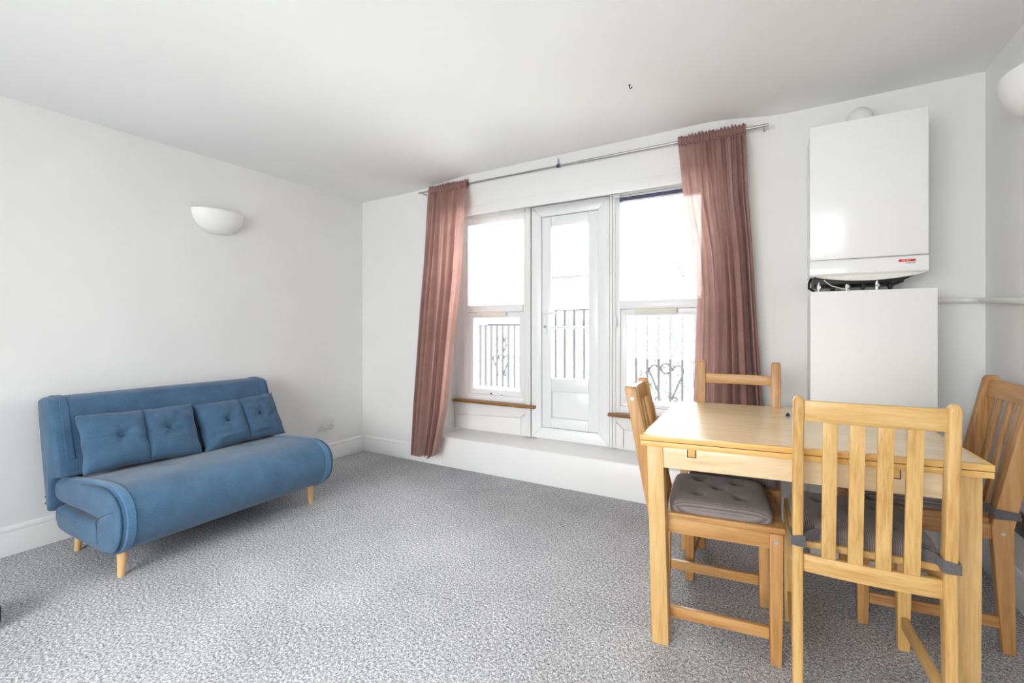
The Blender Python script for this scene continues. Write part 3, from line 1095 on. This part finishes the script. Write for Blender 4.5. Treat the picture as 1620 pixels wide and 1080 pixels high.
kp = thing('table_plug', 'small dark blue plug lying on the pale table top', 'plug', (.040, 2.412, TZ))
obj('plug_body', revolve(bmesh.new(), [(.008, 0), (.0095, .003), (.0085, .009), (.003, .012)], 12), M['ink'], kp)
obj('plug_tip', revolve(bmesh.new(), [(.0035, .010), (.004, .014), (.002, .016)], 10), M['black'], kp)


# ------------------------------------------------------------------ dining chairs
def chair(label, loc, rz, wk, W=.41, D=.43, H=.94, seat=.480, rail_z=(.86, .93), lower=(.385, .435), nslat=4, slat_w=.036, lean=.075, post=(.040, .055),
          splay=.03, taper=0.0, post_cap=0.0, round_post=False, rail_depth=.02, front_leg=.042, stretch=(.085, .125), name='dining_chair', rear_in=.02, foot=.72):
    """local +y is the front of the chair; origin on the floor under the seat centre"""
    t = thing(name, label, 'chair', loc, rz, 'dining chairs around the table')
    px, py = post
    yr = -D / 2 + rear_in
    wz, wxm, wym = M[wk + 'z'], M[wk + 'x'], M[wk + 'y']

    def ypost(z):                       # centre line of the rear post
        if z < seat - .03:
            return yr - splay * (1 - z / (seat - .03))
        return yr - lean * (z - seat + .03) / (H - seat + .03)

    def wid(z):
        k = max(0, 1 - abs(z - seat) / (seat if z < seat else (H - seat)))
        lo = foot if z < seat else .72
        return py * (lo + (1 - lo) * k)
    for s_ in (-1, 1):
        xo = s_ * (W / 2 - px / 2)
        rings = []
        zs = [0, .12, .25, seat - .12, seat - .03, seat + .05, .62, .74, H - .012, H]
        for i, z in enumerate(zs):
            y, w_ = ypost(z), wid(z)
            c_ = .004 if i == len(zs) - 1 else 0
            if round_post and i == len(zs) - 1:
                c_ = .008
            rings.append([(xo - px / 2 + c_, y - w_ / 2 + c_, z), (xo + px / 2 - c_, y - w_ / 2 + c_, z), (xo + px / 2 - c_, y + w_ / 2 - c_, z), (xo - px / 2 + c_, y + w_ / 2 - c_, z)])
        p = obj('back_post', loft(bmesh.new(), rings), wz, t, bevel=.007 if round_post else .003, seg=3, angle=40)
        for zz in ((rail_z[0] + rail_z[1]) / 2, seat - .05):
            obj('screw_cap', revolve(bmesh.new(), [(.0065, 0), (.0065, .0015)], 12, (xo + s_ * (px / 2 - .0002) - (.0015 if s_ < 0 else 0), ypost(zz), zz), 'x'), M['screw'], p)
        # front leg
        fx = s_ * (W / 2 - front_leg / 2 + taper)
        fy = D / 2 - front_leg / 2
        bm = bmesh.new()
        f2 = front_leg / 2
        loft(bm, [[(fx - f2 * k, fy - f2 * k, z), (fx + f2 * k, fy - f2 * k, z), (fx + f2 * k, fy + f2 * k, z), (fx - f2 * k, fy + f2 * k, z)] for z, k in ((0, .82), (.2, .95), (seat - .022, 1))])
        l = obj('front_leg', bm, wz, t, bevel=.003)
        obj('screw_cap', revolve(bmesh.new(), [(.0065, 0), (.0065, .0015)], 12, (fx + s_ * (f2 - .0002) - (.0015 if s_ < 0 else 0), fy, seat - .05), 'x'), M['screw'], l)

        # side rails and low stretcher between front leg and post
        def beam(nm, z0, z1, th, m):
            ya, yb = ypost((z0 + z1) / 2) + wid((z0 + z1) / 2) / 2 - .002, fy - f2 + .001
            xa, xb = xo, fx
            bm = bmesh.new()
            loft(bm, [[(xa - th, ya, z0), (xa + th, ya, z0), (xa + th, ya, z1), (xa - th, ya, z1)], [(xb - th, yb, z0), (xb + th, yb, z0), (xb + th, yb, z1), (xb - th, yb, z1)]])
            obj(nm, bm, m, t, bevel=.002)
        beam('side_rail', seat - .078, seat - .0225, .010, wym)
        beam('stretcher', stretch[0], stretch[1], .010, wym)
    obj('front_rail', BOX(-W / 2 + front_leg - taper, W / 2 - front_leg + taper, D / 2 - front_leg / 2 - .010, D / 2 - front_leg / 2 + .010, seat - .078, seat - .0225), wxm, t, bevel=.002)
    # cross stretcher
    zc_ = (stretch[0] + stretch[1]) / 2
    # seat board, notched between the posts
    sy0 = yr + py * .5 + .003
    ww = W / 2 + taper - .002
    obj('seat', prism(bmesh.new(), [(-ww, D / 2 + .008), (ww, D / 2 + .008), (W / 2 - .002, sy0), (-W / 2 + .002, sy0)], 'z', seat - .022, seat), wym, t, bevel=.005, seg=3)

    # back rails, bowed very slightly
    def rail(z0, z1, nm, th=rail_depth):
        rings = []
        xa = W / 2 - px + .001
        for i in range(9):
            u = -1 + 2 * i / 8
            bow = -.010 * (1 - u * u)
            ring = []
            for z, dy in ((z0, -th / 2), (z1, -th / 2), (z1, th / 2), (z0, th / 2)):
                ring.append((u * xa, ypost(z) + dy + bow, z))
            rings.append(ring)
        obj(nm, loft(bmesh.new(), rings), wxm, t, bevel=.003)
    rail(*rail_z, 'top_rail')
    rail(*lower, 'lower_rail')
    for i in range(nslat):
        inner = W - 2 * px
        x = -inner / 2 + inner * (i + 1) / (nslat + 1)
        rings = []
        for k in range(6):
            z = lower[1] - .001 + (rail_z[0] - lower[1] + .002) * k / 5
            u = x / (inner / 2)
            y = ypost(z) - .010 * (1 - u * u)
            rings.append([(x - slat_w / 2, y - .006, z), (x + slat_w / 2, y - .006, z), (x + slat_w / 2, y + .006, z), (x - slat_w / 2, y + .006, z)])
        obj('slat', loft(bmesh.new(), rings), wz, t, bevel=.002)
    t['_ignore'] = 0
    del t['_ignore']
    return t, dict(W=W, D=D, px=px, py=py, yr=yr, seat=seat, ypost=ypost, wid=wid)


def seat_pad(label, ch, g, th=.052, straps=(-1, 1), ins=.012, front=.004):
    t = thing('seat_cushion', label, 'cushion', ch.location.copy() + Vector((0, 0, g['seat'] + .0005)), math.degrees(ch.rotation_euler.z), 'tufted cushions on the dining chairs')
    w, y0, y1 = g['W'] - 2 * ins, g['yr'] + g['py'] * .5 + .012, g['D'] / 2 - front
    cy, hy, hx = (y0 + y1) / 2, (y1 - y0) / 2, w / 2
    tuft = [(0, 0), (-.45, -.42), (.45, -.42), (-.45, .42), (.45, .42)]
    n = 40
    bm = bmesh.new()
    T, B = [], []
    for j in range(n + 1):
        rt, rb = [], []
        for i in range(n + 1):
            u, v = -1 + 2 * i / n, -1 + 2 * j / n
            # squircle mapping of the corners
            x = hx * u * math.sqrt(1 - .10 * v ** 6)
            y = cy + hy * v * math.sqrt(1 - .10 * u ** 6)
            em = max(0, 1 - abs(u) ** 9) ** .5 * max(0, 1 - abs(v) ** 9) ** .5
            z = th * (.40 + .60 * em) + .006 * (1 - u * u) * (1 - v * v)
            for a, b_ in tuft:
                dd = (u - a) ** 2 + (v - b_) ** 2
                z -= .023 * math.exp(-dd / .010) + .006 * math.exp(-dd / .09)
            z -= .006 * math.exp(-(abs(u) - abs(v) * 1.07) ** 2 / .0016) * em * math.exp(-((abs(u) - .45) ** 2 + (abs(v) - .42) ** 2) / .05)
            if i in (0, n) or j in (0, n):
                z = th * .40
            rt.append(bm.verts.new((x, y, z)))
            k = .985
            rb.append(bm.verts.new((x * k, cy + (y - cy) * k, .001)) if (i in (0, n) or j in (0, n)) else None)
        T.append(rt)
        B.append(rb)
    for j in range(n):
        for i in range(n):
            bm.faces.new((T[j][i], T[j][i + 1], T[j + 1][i + 1], T[j + 1][i]))
    ringT = [T[0][i] for i in range(n)] + [T[j][n] for j in range(n)] + [T[n][i] for i in range(n, 0, -1)] + [T[j][0] for j in range(n, 0, -1)]
    ringB = [B[0][i] for i in range(n)] + [B[j][n] for j in range(n)] + [B[n][i] for i in range(n, 0, -1)] + [B[j][0] for j in range(n, 0, -1)]
    m = len(ringT)
    for i in range(m):
        bm.faces.new((ringT[i], ringB[i], ringB[(i + 1) % m], ringT[(i + 1) % m]))
    bm.faces.new(ringB)
    obj('pad', bm, M['cushion'], t, angle=70)
    # ties looped round the posts
    for s_ in straps:
        xo = s_ * (g['W'] / 2 - g['px'] / 2)
        zc0 = .022
        yp = g['ypost'](g['seat'] + zc0)
        a, b_ = g['px'] / 2 + .0035, g['wid'](g['seat'] + zc0) / 2 + .0035
        path = [(xo - s_ * .075, y0 + .010, .024), (xo - s_ * (a + .004), yp + b_ - .012, .022), (xo - s_ * a, yp - b_, .020), (xo + s_ * a, yp - b_, .018), (xo + s_ * a, yp + b_, .020), (xo - s_ * a, yp + b_ + .002, .026), (xo - s_ * .05, y0 + .012, .030)]
        pts = []
        for k in range(len(path) - 1):
            for q in range(4):
                pts.append(Vector(path[k]).lerp(Vector(path[k + 1]), q / 4))
        pts.append(Vector(path[-1]))
        rings = []
        for k, p in enumerate(pts):
            tv = (pts[min(k + 1, len(pts) - 1)] - pts[max(k - 1, 0)])
            nn = Vector((-tv.y, tv.x, 0)).normalized() * .0018
            hh = .016 + .002 * math.sin(k * .9)
            rings.append([p - nn - Vector((0, 0, hh)), p + nn - Vector((0, 0, hh)), p + nn + Vector((0, 0, hh)), p - nn + Vector((0, 0, hh))])
        obj('tie_strap', loft(bmesh.new(), rings), M['strap'], t, angle=60)
    return t


cA, gA = chair('orange pine slatted chair tucked in on the window recess side of the table', (-.243, 2.000, 0), -83, 'pine', W=.41, D=.475, H=.945, rail_z=(.865, .930), nslat=4,
               lean=.100, splay=.0, post=(.040, .058), rear_in=.058)
seat_pad('grey tufted cushion on the orange pine chair beside the table leg', cA, gA, straps=(), front=.022)
cB, gB = chair('knotty brown pine chair leaning back by the metal wall socket', (.487, 2.500, 0), 92.5, 'knotty', W=.40, D=.45, H=.972, rail_z=(.885, .955), nslat=3,
               lean=.100, splay=.018, post=(.036, .062), taper=.028, foot=.55)
seat_pad('grey tufted cushion on the knotty brown pine chair', cB, gB)
cC, gC = chair('open backed pine chair with a single top rail before the curtain', (-.181, 2.455, 0), 180, 'pine', W=.39, D=.40, H=1.000, rail_z=(.882, .932), nslat=0,
               lower=(.60, .65), lean=.02, splay=.0, post=(.043, .045))
seat_pad('dark grey tufted cushion on the open backed pine chair', cC, gC)
cD, gD = chair('pale honey chair with four slats and rounded posts in front of the table', (.228, 1.950, 0), 2.5, 'honey', W=.396, D=.455, H=.960, rail_z=(.880, .945), nslat=4,
               lower=(.398, .452), lean=.045, splay=.02, post=(.030, .050), round_post=True, slat_w=.038)
seat_pad('grey tufted cushion tied to the pale honey slatted chair', cD, gD)

# black soft case just at the edge of view
bg = thing('black_bag', 'small black object standing on the carpet beyond the sofa bed end', 'bag', (-2.70, .47, 0), 20)
bm = BOX(-.10, .10, -.06, .06, 0, .10)
obj('body', bm, M['black'], bg, bevel=.03, seg=4)
obj('handle', TUBE([(-.05, 0, .098), (-.04, 0, .13), (.04, 0, .13), (.05, 0, .098)], .007, 8), M['black'], bg)

# ------------------------------------------------------------------ outside
struct('balcony_floor', BOX(-2.3, 1.6, 3.52, 4.75, .05, .20), M['concrete'], 'pale concrete balcony outside the glazed door', 'balcony')
struct('outside_ground', BOX(-40, 30, 3.9, 60, -6.2, -6.0), M['ground'], 'pale ground far below the balcony', 'ground')


def spiral(cx, cz, r0, a0, turns, y, n=18, s_=1):
    return [(cx + s_ * r0 * (1 - .75 * i / n) * math.cos(a0 + turns * 2 * math.pi * i / n), y, cz + r0 * (1 - .75 * i / n) * math.sin(a0 + turns * 2 * math.pi * i / n)) for i in range(n + 1)]


def railing(label, loc, xs, z0, z1, orn, ends, hb=.012, tr=.011):
    t = thing('balcony_railing', label, 'railing', loc)
    for z, r in ((z1, .014), (z0 + .05, .010)):
        obj('rail', BOX(ends[0], ends[1], -r, r, z - r * .7, z + r * .7), M['iron'], t, bevel=.002)
    for x in xs:
        obj('bar', BOX(x - hb, x + hb, -hb, hb, z0 if x in (xs[0], xs[-1]) else z0 + .05, z1), M['iron'], t)
    for c in orn:
        h_ = (z1 - z0)
        zm = z0 + h_ * .50
        for s_ in (-1, 1):
            bm = TUBE([(c + s_ * .055, 0, zm + .10), (c + s_ * .11, 0, zm + .22), (c + s_ * .165, 0, zm + .05)][:2] + [(c + s_ * .06, 0, zm + .33)], tr, 6)
            tube(bm, spiral(c + s_ * .085, zm + .34, .03, math.pi if s_ > 0 else 0, 1.0, 0, s_=1), tr, 6)
            tube(bm, [(c + s_ * .165, 0, zm - .02), (c + s_ * .06, 0, zm - .28)], tr, 6)
            tube(bm, spiral(c + s_ * .085, zm - .30, .03, math.pi if s_ > 0 else 0, -1.0, 0), tr, 6)
            tube(bm, [(c + s_ * .110 + .05 * math.cos(a), 0, zm - .02 + .05 * math.sin(a)) for a in [k * math.pi / 8 for k in range(9)]], tr, 6)
            obj('scroll', bm, M['iron'], t)
        bm = TUBE([(c + .048 * math.cos(k * math.pi / 10), 0, zm + .048 * math.sin(k * math.pi / 10)) for k in range(21)]  , tr, 6, cap=False)
        obj('ring', bm, M['iron'], t)
    return t


xs = [-2.222 + .1105 * i for i in range(31)]
railing('dark iron balcony railing with scrollwork outside the glazed door', (0, 4.6, .20), xs, .0, 1.18, (-.936,), (-2.24, 1.22))
xs = [-5.02 + .119 * i for i in range(13)]
railing('far iron railing with scrollwork seen through the window beside the sofa side curtain', (0, 6.9, .12), xs, .0, 1.125, (-4.222,), (-5.05, -3.55), .018, .016)
struct('neighbour_balcony_floor', BOX(-5.6, -3.4, 6.75, 8.9, -.1, .12), M['concrete'], 'pale balcony slab under the far railing', 'balcony')

nbd = thing('neighbour_building', 'white rendered neighbouring house with a slate grey fascia', 'building', (-6.2, 9.0, -6))
obj('wall', BOX(-3.0, 1.25, .05, 5, 0, 7.28), M['render'], nbd)
obj('fascia', BOX(-3.05, 1.30, -.02, .049, 7.30, 7.52), M['fascia'], nbd)
obj('flat_roof', BOX(-3.05, 1.30, .05, 5, 7.30, 7.45), M['fascia'], nbd)
obj('chimney', BOX(-.6, .35, 2.0, 2.6, 7.45, 8.4), M['render'], nbd)
bm = TUBE([(.22, -.06, 2.0), (.22, -.06, 7.2)], .05, 10)
obj('drainpipe', bm, M['fascia'], nbd)
obj('rainwater_hopper', loft(bmesh.new(), [[(.22 - r, -.06 - r, z), (.22 + r, -.06 - r, z), (.22 + r, -.021, z), (.22 - r, -.021, z)] for r, z in ((.05, 7.2), (.12, 7.28), (.12, 7.42))]), M['fascia'], nbd)
wn = obj('window', BOX(-1.4, -.5, .0, .06, 4.6, 5.9), M['upvc'], nbd)
obj('pane', BOX(-1.33, -.57, -.01, .01, 4.67, 5.83), M['glass'], wn)


def tree(label, loc, h, spread, seed, leafn, lm, lsz=.06):
    rnd = random.Random(seed)
    t = thing('tree', label, 'tree', loc)
    bm = bmesh.new()
    tips = []

    def grow(p, d, r, ln, lev):
        pts, rs = [p.copy()], [r]
        for i in range(5):
            d = (d + Vector((rnd.uniform(-.25, .25), rnd.uniform(-.25, .25), rnd.uniform(-.05, .18)))).normalized()
            p = p + d * ln / 5
            pts.append(p.copy())
            rs.append(r * (1 - .12 * (i + 1)))
        tube(bm, pts, rs, 6 if lev < 2 else 4)
        if lev >= 4:
            tips.extend(pts[2:])
            return
        for k in range(4 if lev else 6):
            q = pts[rnd.randint(2, 5)]
            a = rnd.uniform(0, 2 * math.pi)
            nd = (d * .55 + Vector((math.cos(a), math.sin(a), rnd.uniform(0, .5))) * spread).normalized()
            grow(q, nd, r * .5, ln * rnd.uniform(.45, .62), lev + 1)
    grow(Vector((0, 0, 0)), Vector((0, 0, 1)), .13, h, 0)
    obj('branches', bm, M['bark'], t)
    bm = bmesh.new()
    for i in range(leafn):
        p = rnd.choice(tips) + Vector((rnd.gauss(0, .1), rnd.gauss(0, .1), rnd.gauss(0, .1)))
        a = Vector((rnd.uniform(-1, 1), rnd.uniform(-1, 1), rnd.uniform(-1, 1))).normalized()
        b_ = a.orthogonal().normalized()
        s1, s2 = lsz * rnd.uniform(.6, 1.2), lsz * .4
        c_ = a.cross(b_) * s2 * .25
        vs = [bm.verts.new(p + v) for v in (-a * s1, b_ * s2 + c_, a * s1, -b_ * s2 + c_)]
        bm.faces.new(vs)
    f = obj('foliage', bm, lm, t)
    f['kind'] = 'stuff'
    return t


tree('bare branched tree seen through the glazed door', (-3.4, 7.45, -6), 4.2, .42, 3, 90, M['leaf'], .035)
tree('leafy young tree behind the scrollwork railing', (-.75, 7.9, -6), 4.1, .42, 12, 2600, M['leafd'], .045)
tree('sparse twiggy tree behind the far railing', (-11.5, 19, -6), 5.2, .6, 21, 500, M['leaf'], .04)
